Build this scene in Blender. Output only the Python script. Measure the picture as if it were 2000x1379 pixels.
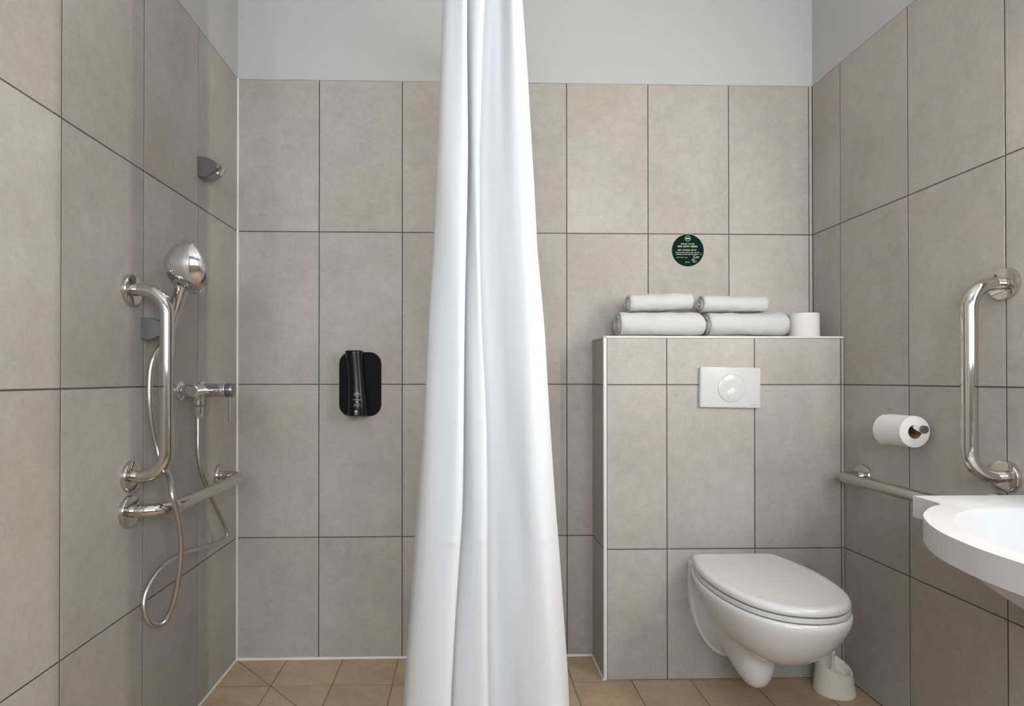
import bpy, bmesh, math, random
from mathutils import Vector, Matrix
random.seed(7)
PI = math.pi
S = bpy.context.scene
for o in list(bpy.data.objects): bpy.data.objects.remove(o)
COL = S.collection

# ------------------------------------------------------------------ camera
W, CEIL, FRONT = 2.2893, 2.80, -3.30          # room width, ceiling height, wall behind the camera
FPX, U0, V0 = 1119.84, 936.01, 732.48         # focal length and principal point in the 2000x1379 frame
yaw, pitch, roll = 0.02469, 0.00591, -0.00022
cd = bpy.data.cameras.new('camera'); cam = bpy.data.objects.new('camera', cd); COL.objects.link(cam)
cd.sensor_width = 36.0; cd.sensor_fit = 'HORIZONTAL'
cd.lens = 36.0 * FPX / 2000; cd.shift_x = (1000 - U0) / 2000; cd.shift_y = (V0 - 689.5) / 2000
cd.clip_start = 0.02
fw = Vector((math.sin(yaw) * math.cos(pitch), math.cos(yaw) * math.cos(pitch), math.sin(pitch)))
rt = Vector((math.cos(yaw), -math.sin(yaw), 0)); up = rt.cross(fw)
r2 = rt * math.cos(roll) + up * math.sin(roll); u2 = up * math.cos(roll) - rt * math.sin(roll)
cam.matrix_world = Matrix(((r2.x, u2.x, -fw.x, 0.89251), (r2.y, u2.y, -fw.y, -2.26724), (r2.z, u2.z, -fw.z, 1.09818), (0, 0, 0, 1)))
S.camera = cam

# ------------------------------------------------------------------ world, daylight, exposure
wd = bpy.data.worlds.new('world'); S.world = wd; wd.use_nodes = True
wb = wd.node_tree.nodes['Background']; wb.inputs[0].default_value = (0.55, 0.72, 1.0, 1); wb.inputs[1].default_value = 1.2
ld = bpy.data.lights.new('window_daylight', 'AREA'); ld.shape = 'RECTANGLE'; ld.size = 2.0; ld.size_y = 1.1
ld.energy = 92; ld.color = (0.87, 0.935, 1.0)
lo = bpy.data.objects.new('window_daylight', ld); COL.objects.link(lo)
lo.location = (1.16, FRONT - 0.16, 1.70); lo.rotation_euler = (PI / 2, 0, 0)     # shines into the room (+y)
TUBE_STRENGTH = 108.0
CEIL_FILL_STRENGTH = 2.5
S.view_settings.view_transform = 'Standard'; S.view_settings.look = 'None'
S.view_settings.exposure = 0.0; S.view_settings.gamma = 1.0; S.view_settings.use_curve_mapping = False

# ------------------------------------------------------------------ materials
def new_mat(name):
    m = bpy.data.materials.new(name); m.use_nodes = True
    nt = m.node_tree; b = nt.nodes['Principled BSDF']
    return m, nt, b
def plain(name, col, rough=0.5, metal=0.0, coat=0.0, spec=0.5, bump=0.0, bscale=200.0):
    m, nt, b = new_mat(name)
    b.inputs['Base Color'].default_value = (*col, 1); b.inputs['Roughness'].default_value = rough
    b.inputs['Metallic'].default_value = metal; b.inputs['Specular IOR Level'].default_value = spec
    if coat: b.inputs['Coat Weight'].default_value = coat; b.inputs['Coat Roughness'].default_value = 0.08
    tc = nt.nodes.new('ShaderNodeTexCoord'); nz = nt.nodes.new('ShaderNodeTexNoise')
    nz.inputs['Scale'].default_value = bscale; nz.inputs['Detail'].default_value = 4
    nt.links.new(tc.outputs['Object'], nz.inputs['Vector'])
    if bump:
        bp = nt.nodes.new('ShaderNodeBump'); bp.inputs['Strength'].default_value = bump; bp.inputs['Distance'].default_value = 0.004
        nt.links.new(nz.outputs['Fac'], bp.inputs['Height']); nt.links.new(bp.outputs['Normal'], b.inputs['Normal'])
    return m
def tile_mat(name, c1, c2, c3, rough, warm, s1=3.2, fine=0.10):
    m, nt, b = new_mat(name); N, L = nt.nodes, nt.links
    tc = N.new('ShaderNodeTexCoord'); oi = N.new('ShaderNodeObjectInfo')
    mul = N.new('ShaderNodeMath'); mul.operation = 'MULTIPLY'; mul.inputs[1].default_value = 37.0
    L.new(oi.outputs['Random'], mul.inputs[0])
    add = N.new('ShaderNodeVectorMath'); add.operation = 'ADD'
    L.new(tc.outputs['Object'], add.inputs[0]); L.new(mul.outputs[0], add.inputs[1])
    def noise(scale, det, rgh=0.6, vec=None):
        n = N.new('ShaderNodeTexNoise'); n.inputs['Scale'].default_value = scale; n.inputs['Detail'].default_value = det
        n.inputs['Roughness'].default_value = rgh; L.new(vec or add.outputs[0], n.inputs['Vector']); return n
    a = noise(s1, 5); r1 = N.new('ShaderNodeValToRGB'); L.new(a.outputs['Fac'], r1.inputs[0])
    r1.color_ramp.elements[0].position = 0.30; r1.color_ramp.elements[0].color = (*c1, 1)
    r1.color_ramp.elements[1].position = 0.70; r1.color_ramp.elements[1].color = (*c2, 1)
    bn = noise(s1 * 0.55, 4); r2 = N.new('ShaderNodeValToRGB'); L.new(bn.outputs['Fac'], r2.inputs[0])
    r2.color_ramp.elements[0].position = 0.52; r2.color_ramp.elements[0].color = (0, 0, 0, 1)
    r2.color_ramp.elements[1].position = 0.75; r2.color_ramp.elements[1].color = (warm, warm, warm, 1)
    mx = N.new('ShaderNodeMix'); mx.data_type = 'RGBA'
    L.new(r2.outputs[0], mx.inputs[0]); L.new(r1.outputs[0], mx.inputs[6]); mx.inputs[7].default_value = (*c3, 1)
    # fine linen-like mottling: two stretched noises
    f = []
    for sc in ((210, 210, 60), (60, 60, 210)):
        mp = N.new('ShaderNodeVectorMath'); mp.operation = 'MULTIPLY'; mp.inputs[1].default_value = sc
        L.new(add.outputs[0], mp.inputs[0]); f.append(noise(1.0, 2, 0.5, mp.outputs[0]))
    sm = N.new('ShaderNodeMath'); sm.operation = 'ADD'; L.new(f[0].outputs['Fac'], sm.inputs[0]); L.new(f[1].outputs['Fac'], sm.inputs[1])
    mr = N.new('ShaderNodeMapRange'); mr.inputs[1].default_value = 0.7; mr.inputs[2].default_value = 1.3
    mr.inputs[3].default_value = 1 - fine; mr.inputs[4].default_value = 1 + fine; L.new(sm.outputs[0], mr.inputs[0])
    rv = N.new('ShaderNodeMapRange'); rv.inputs[3].default_value = 0.95; rv.inputs[4].default_value = 1.05; L.new(oi.outputs['Random'], rv.inputs[0])
    md_ = noise(22.0, 6, 0.72); mm = N.new('ShaderNodeMapRange'); mm.inputs[1].default_value = 0.3; mm.inputs[2].default_value = 0.7
    mm.inputs[3].default_value = 0.93; mm.inputs[4].default_value = 1.07; L.new(md_.outputs['Fac'], mm.inputs[0])
    m1 = N.new('ShaderNodeMath'); m1.operation = 'MULTIPLY'; L.new(mr.outputs[0], m1.inputs[0]); L.new(mm.outputs[0], m1.inputs[1])
    m2 = N.new('ShaderNodeMath'); m2.operation = 'MULTIPLY'; L.new(m1.outputs[0], m2.inputs[0]); L.new(rv.outputs[0], m2.inputs[1])
    vm = N.new('ShaderNodeVectorMath'); vm.operation = 'SCALE'; L.new(mx.outputs[2], vm.inputs[0]); L.new(m2.outputs[0], vm.inputs['Scale'])
    L.new(vm.outputs[0], b.inputs['Base Color']); b.inputs['Roughness'].default_value = rough; b.inputs['Specular IOR Level'].default_value = 0.35
    bp = N.new('ShaderNodeBump'); bp.inputs['Strength'].default_value = 0.08; bp.inputs['Distance'].default_value = 0.002
    L.new(sm.outputs[0], bp.inputs['Height']); L.new(bp.outputs['Normal'], b.inputs['Normal'])
    return m
def emit(name, col, s):
    m, nt, b = new_mat(name)
    b.inputs['Base Color'].default_value = (0.9, 0.9, 0.88, 1); b.inputs['Emission Color'].default_value = (*col, 1); b.inputs['Emission Strength'].default_value = s
    return m
M = {}
M['tile'] = tile_mat('wall_tile', (0.350, 0.317, 0.283), (0.432, 0.395, 0.357), (0.382, 0.323, 0.265), 0.58, 0.7, 2.4, 0.05)
M['ftile'] = tile_mat('floor_tile', (0.385, 0.282, 0.188), (0.46, 0.342, 0.232), (0.44, 0.288, 0.185), 0.45, 0.6, 6.0, 0.07)
M['grout'] = plain('grout', (0.085, 0.075, 0.065), 0.9, bump=0.2)
M['fgrout'] = plain('floor_grout', (0.17, 0.13, 0.095), 0.9, bump=0.2)
M['silicone'] = plain('silicone', (0.66, 0.64, 0.60), 0.45)
M['paint'] = plain('wall_paint', (0.455, 0.45, 0.438), 0.85, bump=0.04, bscale=350)
M['ceil'] = plain('ceiling_paint', (0.82, 0.82, 0.80), 0.9)
M['steel'] = plain('polished_steel', (0.64, 0.61, 0.57), 0.06, 1.0)
M['satin'] = plain('satin_steel', (0.52, 0.49, 0.44), 0.28, 1.0)
M['chrome'] = plain('chrome', (0.78, 0.78, 0.79), 0.06, 1.0)
M['dullchrome'] = plain('dull_chrome', (0.30, 0.30, 0.31), 0.22, 0.95)
M['greyplastic'] = plain('grey_spray_face', (0.45, 0.44, 0.43), 0.32, 0.6)
M['ceramic'] = plain('white_ceramic', (0.72, 0.71, 0.695), 0.12, coat=0.3)
M['plastic'] = plain('white_plastic', (0.66, 0.655, 0.64), 0.25)
M['plate'] = plain('flush_plate_white', (0.57, 0.565, 0.545), 0.15)
M['gap'] = plain('dark_gap', (0.16, 0.14, 0.135), 0.7)
M['mineral'] = plain('white_mineral_cast', (0.575, 0.575, 0.58), 0.45, spec=0.3)
M['brushplastic'] = plain('cream_plastic', (0.72, 0.68, 0.60), 0.4)
M['paper'] = plain('toilet_paper', (0.68, 0.66, 0.62), 0.95, bump=0.15, bscale=300)
M['card'] = plain('cardboard', (0.30, 0.19, 0.10), 0.9)
M['towel'] = plain('terry_towel', (0.62, 0.615, 0.60), 0.95, bump=0.9, bscale=420, spec=0.1)
M['black'] = plain('black_plate', (0.004, 0.004, 0.005), 0.6, spec=0.12)
M['blackgloss'] = plain('black_bottle', (0.006, 0.006, 0.006), 0.28, spec=0.3)
M['print'] = plain('white_print', (0.55, 0.55, 0.53), 0.6)
M['green'] = plain('sticker_green', (0.002, 0.014, 0.008), 0.6, spec=0.05)
M['lime'] = plain('sticker_lime', (0.27, 0.36, 0.12), 0.5)
M['limeprint'] = plain('sticker_lime_print', (0.42, 0.52, 0.22), 0.5)
M['greyprint'] = plain('grey_print', (0.33, 0.33, 0.35), 0.5)
M['wood'] = plain('door_wood', (0.22, 0.13, 0.07), 0.5)
M['mirror'] = plain('mirror_glass', (0.9, 0.9, 0.9), 0.01, 1.0)
M['tube'] = emit('lamp_tube', (1.0, 0.955, 0.90), TUBE_STRENGTH)
M['opal'] = emit('fill_lamp_opal', (1.0, 0.95, 0.87), CEIL_FILL_STRENGTH)
def curtain_mat():
    m, nt, b = new_mat('curtain_fabric'); N, L = nt.nodes, nt.links
    b.inputs['Base Color'].default_value = (0.72, 0.72, 0.722, 1); b.inputs['Roughness'].default_value = 0.85; b.inputs['Specular IOR Level'].default_value = 0.12
    tr = N.new('ShaderNodeBsdfTranslucent'); tr.inputs[0].default_value = (0.85, 0.85, 0.86, 1)
    mx = N.new('ShaderNodeMixShader'); mx.inputs[0].default_value = 0.15
    L.new(b.outputs[0], mx.inputs[1]); L.new(tr.outputs[0], mx.inputs[2]); L.new(mx.outputs[0], N['Material Output'].inputs[0])
    return m
M['curtain'] = curtain_mat()
def glass_mat():
    m, nt, b = new_mat('window_glass'); N, L = nt.nodes, nt.links
    t = N.new('ShaderNodeBsdfTransparent'); g = N.new('ShaderNodeBsdfGlossy'); g.inputs['Roughness'].default_value = 0.02
    mx = N.new('ShaderNodeMixShader'); mx.inputs[0].default_value = 0.08
    L.new(t.outputs[0], mx.inputs[1]); L.new(g.outputs[0], mx.inputs[2]); L.new(mx.outputs[0], N['Material Output'].inputs[0])
    return m
M['glass'] = glass_mat()
def hose_mat():
    m, nt, b = new_mat('metal_hose'); N, L = nt.nodes, nt.links
    b.inputs['Base Color'].default_value = (0.60, 0.58, 0.56, 1); b.inputs['Metallic'].default_value = 1; b.inputs['Roughness'].default_value = 0.25
    tc = N.new('ShaderNodeTexCoord'); wv = N.new('ShaderNodeTexWave'); wv.inputs['Scale'].default_value = 1.0; wv.bands_direction = 'X'
    mp = N.new('ShaderNodeMapping'); mp.inputs['Scale'].default_value = (60, 2, 1)
    L.new(tc.outputs['UV'], mp.inputs[0]); L.new(mp.outputs[0], wv.inputs[0])
    bp = N.new('ShaderNodeBump'); bp.inputs['Strength'].default_value = 0.15; bp.inputs['Distance'].default_value = 0.001
    L.new(wv.outputs['Fac'], bp.inputs['Height']); L.new(bp.outputs[0], b.inputs['Normal'])
    return m
M['hose'] = hose_mat()

# ------------------------------------------------------------------ geometry helpers
class G:
    def __init__(s): s.v = []; s.f = []
    def add(s, vs, fs):
        o = len(s.v); s.v += [tuple(p) for p in vs]; s.f += [tuple(i + o for i in f) for f in fs]; return s
    def box(s, x0, x1, y0, y1, z0, z1):
        vs = [(x, y, z) for z in (z0, z1) for y in (y0, y1) for x in (x0, x1)]
        return s.add(vs, [(0, 2, 3, 1), (4, 5, 7, 6), (0, 1, 5, 4), (2, 6, 7, 3), (0, 4, 6, 2), (1, 3, 7, 5)])
    def loft(s, secs, closed=True, cap0=True, cap1=True):
        n = len(secs[0]); vs = [p for q in secs for p in q]; fs = []
        for i in range(len(secs) - 1):
            for j in range(n if closed else n - 1):
                k = (j + 1) % n; fs.append((i * n + j, i * n + k, (i + 1) * n + k, (i + 1) * n + j))
        if cap0: fs.append(tuple(range(n - 1, -1, -1)))
        if cap1: fs.append(tuple(range((len(secs) - 1) * n, len(secs) * n)))
        return s.add(vs, fs)
    def tube(s, path, r, n=14, cap=True):
        P = [Vector(p) for p in path]; R = r if isinstance(r, (list, tuple)) else [r] * len(P)
        T = []
        for i in range(len(P)):
            a = P[max(0, i - 1)]; b = P[min(len(P) - 1, i + 1)]; T.append((b - a).normalized())
        ref = Vector((0, 0, 1)) if abs(T[0].z) < 0.9 else Vector((1, 0, 0))
        u = T[0].cross(ref).normalized(); secs = []
        for i, p in enumerate(P):
            u = (u - T[i] * u.dot(T[i])).normalized(); w = T[i].cross(u)
            secs.append([p + (u * math.cos(2 * PI * k / n) + w * math.sin(2 * PI * k / n)) * R[i] for k in range(n)])
        return s.loft(secs, True, cap, cap)
    def lathe(s, prof, org, axis, n=28, cap0=True, cap1=True):          # prof: (distance along axis, radius)
        a = Vector(axis).normalized(); o = Vector(org)
        ref = Vector((0, 0, 1)) if abs(a.z) < 0.9 else Vector((1, 0, 0)); u = a.cross(ref).normalized(); w = a.cross(u)
        secs = [[o + a * d + (u * math.cos(2 * PI * k / n) + w * math.sin(2 * PI * k / n)) * max(r, 1e-5) for k in range(n)] for d, r in prof]
        return s.loft(secs, True, cap0, cap1)
    def prism(s, pts, axis, a0, a1):      # pts 2D; axis 'y': (x,z) pts ; 'z': (x,y) ; 'x': (y,z)
        def mk(p, t): return {'y': (p[0], t, p[1]), 'z': (p[0], p[1], t), 'x': (t, p[0], p[1])}[axis]
        return s.loft([[mk(p, a0) for p in pts], [mk(p, a1) for p in pts]])
def build(name, g, mat, parent=None, smooth=None, bevel=0.0, bseg=2, subsurf=0):
    me = bpy.data.meshes.new(name); me.from_pydata(g.v, [], g.f)
    bm = bmesh.new(); bm.from_mesh(me); bmesh.ops.recalc_face_normals(bm, faces=bm.faces)
    if bevel:
        es = [e for e in bm.edges if len(e.link_faces) == 2 and e.calc_face_angle(0) > math.radians(35)]
        bmesh.ops.bevel(bm, geom=es, offset=bevel, segments=bseg, affect='EDGES', clamp_overlap=True)
    bm.to_mesh(me); bm.free()
    if smooth is not None:
        me.polygons.foreach_set('use_smooth', [True] * len(me.polygons)); me.set_sharp_from_angle(angle=math.radians(smooth))
    me.materials.append(M[mat] if isinstance(mat, str) else mat)
    o = bpy.data.objects.new(name, me); COL.objects.link(o)
    if parent: attach(o, parent)
    if subsurf:
        md = o.modifiers.new('subsurf', 'SUBSURF'); md.levels = subsurf; md.render_levels = subsurf
    return o
def attach(o, parent):
    o.parent = parent
    if parent.type == 'EMPTY': o.matrix_parent_inverse = Matrix.Translation(-parent.location)
def tag(o, label, cat, group=None):
    o['label'] = label; o['category'] = cat
    if group: o['group'] = group
    return o
def thing(name, label, cat, loc, group=None):
    e = bpy.data.objects.new(name, None); e.empty_display_size = 0.05; COL.objects.link(e); e.location = loc
    return tag(e, label, cat, group)
def struct(name, g, mat, **k):
    o = build(name, g, mat, **k); o['kind'] = 'structure'; return o
def cr(pts, n=8, closed=False):                # Catmull-Rom through points of any dimension
    out = []; N = len(pts)
    seg = N if closed else N - 1
    for i in range(seg):
        g = lambda k: pts[k % N] if closed else pts[min(max(k, 0), N - 1)]
        p0, p1, p2, p3 = g(i - 1), g(i), g(i + 1), g(i + 2)
        for j in range(n):
            t = j / n
            out.append(tuple(0.5 * (2 * b + (c - a) * t + (2 * a - 5 * b + 4 * c - d) * t * t + (3 * b - a - 3 * c + d) * t ** 3) for a, b, c, d in zip(p0, p1, p2, p3)))
    if not closed: out.append(tuple(pts[-1]))
    return out
def fillet(pts, r, n=10):
    P = [Vector(p) for p in pts]; out = [P[0]]
    for i in range(1, len(P) - 1):
        a = (P[i - 1] - P[i]).normalized(); b = (P[i + 1] - P[i]).normalized()
        ang = a.angle(b); d = r / math.tan(ang / 2); c = P[i] + (a + b).normalized() * (r / math.sin(ang / 2))
        s = P[i] + a * d - c; e = P[i] + b * d - c; w = s.angle(e)
        for k in range(n + 1):
            t = k / n; out.append(c + (s * math.sin((1 - t) * w) + e * math.sin(t * w)) / math.sin(w))
    out.append(P[-1]); return out
def interp(x, xs, ys):
    if x <= xs[0]: return ys[0]
    for i in range(1, len(xs)):
        if x <= xs[i]: t = (x - xs[i - 1]) / (xs[i] - xs[i - 1]); return ys[i - 1] + t * (ys[i] - ys[i - 1])
    return ys[-1]
def text_part(name, body, size, mat, parent, loc, rot, extrude=0.0002, align='CENTER', bold=0.0):
    cu = bpy.data.curves.new(name, 'FONT'); cu.body = body; cu.size = size; cu.extrude = extrude; cu.align_x = align; cu.align_y = 'CENTER'; cu.offset = bold
    cu.resolution_u = 3
    t = bpy.data.objects.new(name, cu); COL.objects.link(t)
    dg = bpy.context.evaluated_depsgraph_get(); me = bpy.data.meshes.new_from_object(t.evaluated_get(dg))
    bpy.data.objects.remove(t)
    me.transform(Matrix.Translation(loc) @ rot.to_4x4()); me.materials.clear(); me.materials.append(M[mat]); me.name = name
    o = bpy.data.objects.new(name, me); COL.objects.link(o); attach(o, parent); return o

# ------------------------------------------------------------------ room shell
PT, PH = 0.326, 0.004                         # tile pitch, joint width
ROWS = [0.0, 0.475, 1.075, 1.675, 2.274]
TOP = ROWS[-1]; TH = 0.008; GR = 0.0011       # tile thickness, joint recess
_cache = {}
def tile_mesh(axis, w, h):                    # axis: outward normal '+x','-x','-y','+z'; centre at origin, face at 0
    key = (axis, round(w, 4), round(h, 4))
    if key in _cache: return _cache[key]
    c = 0.0006; a, b = w / 2, h / 2
    rings = [[(-a, -b), (a, -b), (a, b), (-a, b)]] * 2 + [[(-a + c, -b + c), (a - c, -b + c), (a - c, b - c), (-a + c, b - c)]]
    dep = [-TH, -0.0005, 0.0]
    def mp(p, d): return {'+x': (d, p[0], p[1]), '-x': (-d, p[0], p[1]), '-y': (p[0], -d, p[1]), '+z': (p[0], p[1], d)}[axis]
    g = G().loft([[mp(p, d) for p in r] for r, d in zip(rings, dep)])
    me = bpy.data.meshes.new('tile'); me.from_pydata(g.v, [], g.f)
    bm = bmesh.new(); bm.from_mesh(me); bmesh.ops.recalc_face_normals(bm, faces=bm.faces); bm.to_mesh(me); bm.free()
    _cache[key] = me; return me
def put_tile(parent, axis, u0, u1, v0, v1, plane, mat='tile', j=PH):
    w, h = (u1 - u0) - j, (v1 - v0) - j
    if w < 0.003 or h < 0.003: return
    me = tile_mesh(axis, w, h)
    if not me.materials: me.materials.append(M[mat])
    o = bpy.data.objects.new('tile', me); COL.objects.link(o); o.parent = parent
    cu, cv = (u0 + u1) / 2, (v0 + v1) / 2; e = random.uniform(-0.0004, 0.0004)
    o.location = {'+x': (plane + e, cu, cv), '-x': (plane + e, cu, cv), '-y': (cu, plane + e, cv), '+z': (cu, cv, plane + e)}[axis]
def cuts(lo, hi, first, pitch):
    c = [lo]; x = first
    while x < hi - 0.004:
        if x > lo + 0.004: c.append(x)
        x += pitch
    return c + [hi]
T = 0.10
wall_back = struct('wall_back', G().box(-T, W + T, GR, T, -T, TOP), 'grout')
b = build('painted_wall', G().box(-T, W + T, 0.0006, T, TOP, CEIL), 'paint', wall_back)
wall_left = struct('wall_left', G().box(-T, -GR, FRONT, GR, -T, TOP), 'grout')
build('painted_wall', G().box(-T, -0.0006, FRONT, 0.0006, TOP, CEIL), 'paint', wall_left)
wall_right = struct('wall_right', G().box(W + GR, W + T, FRONT, GR, -T, TOP), 'grout')
build('painted_wall', G().box(W + 0.0006, W + T, FRONT, 0.0006, TOP, CEIL), 'paint', wall_right)
floor = struct('floor', G().box(-T, W + T, FRONT - T, T, -T, -GR), 'fgrout')
ceiling = struct('ceiling', G().box(-T, W + T, FRONT - T, T, CEIL, CEIL + 0.1), 'ceil')
xs = cuts(0.0, W, -0.0074 + PT, PT)
for r in range(4):
    for i in range(len(xs) - 1): put_tile(wall_back, '-y', xs[i], xs[i + 1], ROWS[r], ROWS[r + 1], 0.0)
yl = [-c for c in cuts(0.0, -FRONT, 0.3265, PT)][::-1]
yr = [-c for c in cuts(0.0, -FRONT, 0.1690, PT)][::-1]
for r in range(4):
    for i in range(len(yl) - 1): put_tile(wall_left, '+x', yl[i], yl[i + 1], ROWS[r], ROWS[r + 1], 0.0)
    for i in range(len(yr) - 1): put_tile(wall_right, '-x', yr[i], yr[i + 1], ROWS[r], ROWS[r + 1], W)
# floor tiles; the shower corner is cut along the diagonal
FP = 0.2165
fx = cuts(0.0, W, 1.9305 - 8 * FP, FP); fy = [-c for c in cuts(0.0, -FRONT, 0.196, FP)][::-1]
def tri_tile(parent, pts):
    cx = sum(p[0] for p in pts) / len(pts); cy = sum(p[1] for p in pts) / len(pts)
    g = G().loft([[(p[0] - cx, p[1] - cy, d) for p in pts] for d in (-TH, 0.0)])
    o = build('tile', g, 'ftile'); o.parent = parent; o.location = (cx, cy, 0)
for i in range(len(fx) - 1):
    for k in range(len(fy) - 1):
        x0, x1, y0, y1 = fx[i], fx[i + 1], fy[k], fy[k + 1]
        kk = len(fy) - 2 - k
        if i == kk and i < 3:                 # diagonal from the back left corner
            h = 0.002; d = 0.0025
            tri_tile(floor, [(x0 + h + d, y1 - h), (x1 - h, y1 - h), (x1 - h, y0 + h + d)])
            tri_tile(floor, [(x0 + h, y1 - h - d), (x1 - h - d, y0 + h), (x0 + h, y0 + h)])
        else: put_tile(floor, '+z', x0, x1, y0, y1, 0.0, 'ftile')
# boxed-in cistern
BX, BY, BZ = 1.398, -0.1885, 1.252
wall_box = struct('wall_cistern', G().box(BX + GR, W, BY + GR, 0.0, 0.0, BZ - 0.006), 'grout')
bx = [BX + 0.0105, 1.6297, 1.9545, 2.2767, W]; bz = [0.0, 0.475, 1.075, BZ - 0.006]
for r in range(3):
    for i in range(4): put_tile(wall_box, '-y', bx[i], bx[i + 1], bz[r], bz[r + 1], BY)
    put_tile(wall_box, '-x', BY + 0.008, 0.0, bz[r], bz[r + 1], BX)
for i in range(4): put_tile(wall_box, '+z', bx[i], bx[i + 1], BY + 0.008, 0.0, BZ)
# silicone beads and edge profiles
n = [0]
def trim(g, mat='silicone', bevel=0.0):
    n[0] += 1; return struct('trim_%d' % n[0], g, mat, bevel=bevel, smooth=40)
def bead(a, c, r):                             # slightly wavy silicone bead
    A, B = Vector(a), Vector(c); K = 24; pts = []; rs = []
    for i in range(K + 1): pts.append(A.lerp(B, i / K)); rs.append(r * random.uniform(0.85, 1.15))
    return G().tube(pts, rs, 8)
trim(bead((0.001, -0.001, 0.0), (0.001, -0.001, TOP), 0.0052))
trim(bead((0.001, -0.001, 0.001), (BX, -0.001, 0.001), 0.0065))
trim(bead((0.001, 0, 0.001), (0.001, -2.2, 0.001), 0.0055))
trim(bead((BX - 0.001, 0, 0.001), (BX - 0.001, BY, 0.001), 0.005))
trim(G().box(BX - 0.0015, BX + 0.0105, BY - 0.0015, BY + 0.009, 0.0, BZ), 'silicone', 0.002)
trim(G().box(BX, W, BY - 0.0015, BY + 0.009, BZ - 0.0065, BZ + 0.001), 'silicone', 0.002)
trim(G().box(BX - 0.001, BX + 0.008, BY, 0.0, BZ - 0.0065, BZ + 0.001), 'silicone', 0.002)
trim(G().box(0, W, -0.0016, 0.002, TOP - 0.0015, TOP + 0.004), 'paint', 0.001)
trim(G().box(-0.002, 0.0016, FRONT, 0, TOP - 0.0015, TOP + 0.004), 'paint', 0.001)
trim(G().box(W - 0.0016, W + 0.002, FRONT, 0, TOP - 0.0015, TOP + 0.004), 'paint', 0.001)
# wall behind the camera: a wide ribbon window
wx0, wx1, wz0, wz1 = 0.16, 2.13, 1.15, 2.25
g = G().box(-T, wx0, FRONT - T, FRONT, 0, CEIL).box(wx0, wx1, FRONT - T, FRONT, 0, wz0).box(wx0, wx1, FRONT - T, FRONT, wz1, CEIL).box(wx1, W + T, FRONT - T, FRONT, 0, CEIL)
struct('wall_front', g, 'paint')
win = struct('window_1', G().box(wx0, wx1, FRONT - 0.07, FRONT - 0.064, wz0, wz1), 'glass')
fr = G()
for a in ((wx0, wx0 + 0.05, wz0, wz1), (wx1 - 0.05, wx1, wz0, wz1), (wx0, wx1, wz0, wz0 + 0.05), (wx0, wx1, wz1 - 0.05, wz1), (0.79, 0.84, wz0, wz1), (1.45, 1.50, wz0, wz1)):
    fr.box(a[0], a[1], FRONT - 0.09, FRONT - 0.03, a[2], a[3])
build('window_frame', fr, 'plastic', win)

# ------------------------------------------------------------------ lamps and mirror by the washbasin
LX, LA, LB, LZ0, LZ1 = W - 0.036, -1.035, -1.475, 1.31, 1.97      # LX: front of the lamp housing
def mirror_lamp(y, label):
    t = thing('mirror_lamp', label, 'lamp', (W, y, LZ0), 'vertical strip lamps beside the mirror')
    build('housing', G().box(LX, W, y - 0.03, y + 0.03, LZ0 - 0.03, LZ1 + 0.03), 'chrome', t, smooth=40, bevel=0.003)
    sec = [(LX - 0.0085 * math.sin(PI * k / 10), y - 0.021 * math.cos(PI * k / 10)) for k in range(11)]
    build('diffuser', G().prism(sec, 'z', LZ0, LZ1), 'tube', t, smooth=50)
mirror_lamp(LA, 'vertical strip lamp on the right wall beyond the mirror')
mirror_lamp(LB, 'vertical strip lamp on the right wall nearer the window')
mt = thing('wall_mirror', 'rectangular mirror between two strip lamps above the washbasin', 'mirror', (W, (LA + LB) / 2, 1.02))
build('backing', G().box(W - 0.008, W, LB + 0.04, LA - 0.04, 1.04, 1.90), 'greyplastic', mt)
build('glass', G().box(W - 0.013, W - 0.008, LB + 0.04, LA - 0.04, 1.04, 1.90), 'mirror', mt)
cl = thing('ceiling_fill_lamp', 'added round opal fill lamp, out of view on the bathroom ceiling', 'lamp', (1.15, -1.75, CEIL))  # added lamp out of view, only lifts the ambient fill
build('base', G().lathe([(0, 0.17), (0.02, 0.17)], (1.15, -1.75, CEIL), (0, 0, -1), 40), 'plastic', cl, smooth=40)
build('diffuser', G().lathe([(0.02, 0.165), (0.05, 0.16), (0.075, 0.13), (0.09, 0.07), (0.094, 0.0)], (1.15, -1.75, CEIL), (0, 0, -1), 40), 'opal', cl, smooth=60)

# ------------------------------------------------------------------ shower curtain
RX, RZ = 0.945, 2.27
rail = thing('curtain_rail', 'straight metal shower curtain rail from back wall to front wall', 'rail', (RX, 0, RZ))
build('rail', G().tube([(RX, -0.004, RZ), (RX, FRONT + 0.004, RZ)], 0.011), 'satin', rail, smooth=40)
build('wall_socket', G().lathe([(0.0, 0.028), (0.012, 0.026), (0.02, 0.014)], (RX, 0, RZ), (0, -1, 0)), 'satin', rail, smooth=40)
build('wall_socket', G().lathe([(0.0, 0.028), (0.012, 0.026), (0.02, 0.014)], (RX, FRONT, RZ), (0, 1, 0)), 'satin', rail, smooth=40)
cur = thing('shower_curtain', 'white shower curtain gathered into a narrow bunch between shower and toilet', 'curtain', (RX, -0.8, 0.04))
ZT = [2.25, 2.0, 1.8, 1.6, 1.4, 1.2, 1.0, .8, .6, .4, .2, .04]
XL = [0.843, 0.8431, 0.8345, 0.8251, 0.8194, 0.8071, 0.7965, 0.7852, 0.7729, 0.7578, 0.7463, 0.7387]
XR = [1.0244, 1.0243, 1.0402, 1.0513, 1.0604, 1.0797, 1.0915, 1.1031, 1.1184, 1.1339, 1.1435, 1.1499]
XA = [0.8968, 0.8968, 0.8955, 0.8959, 0.8935, 0.8907, 0.887, 0.8837, 0.872, 0.8608, 0.8534, 0.848]
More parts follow.
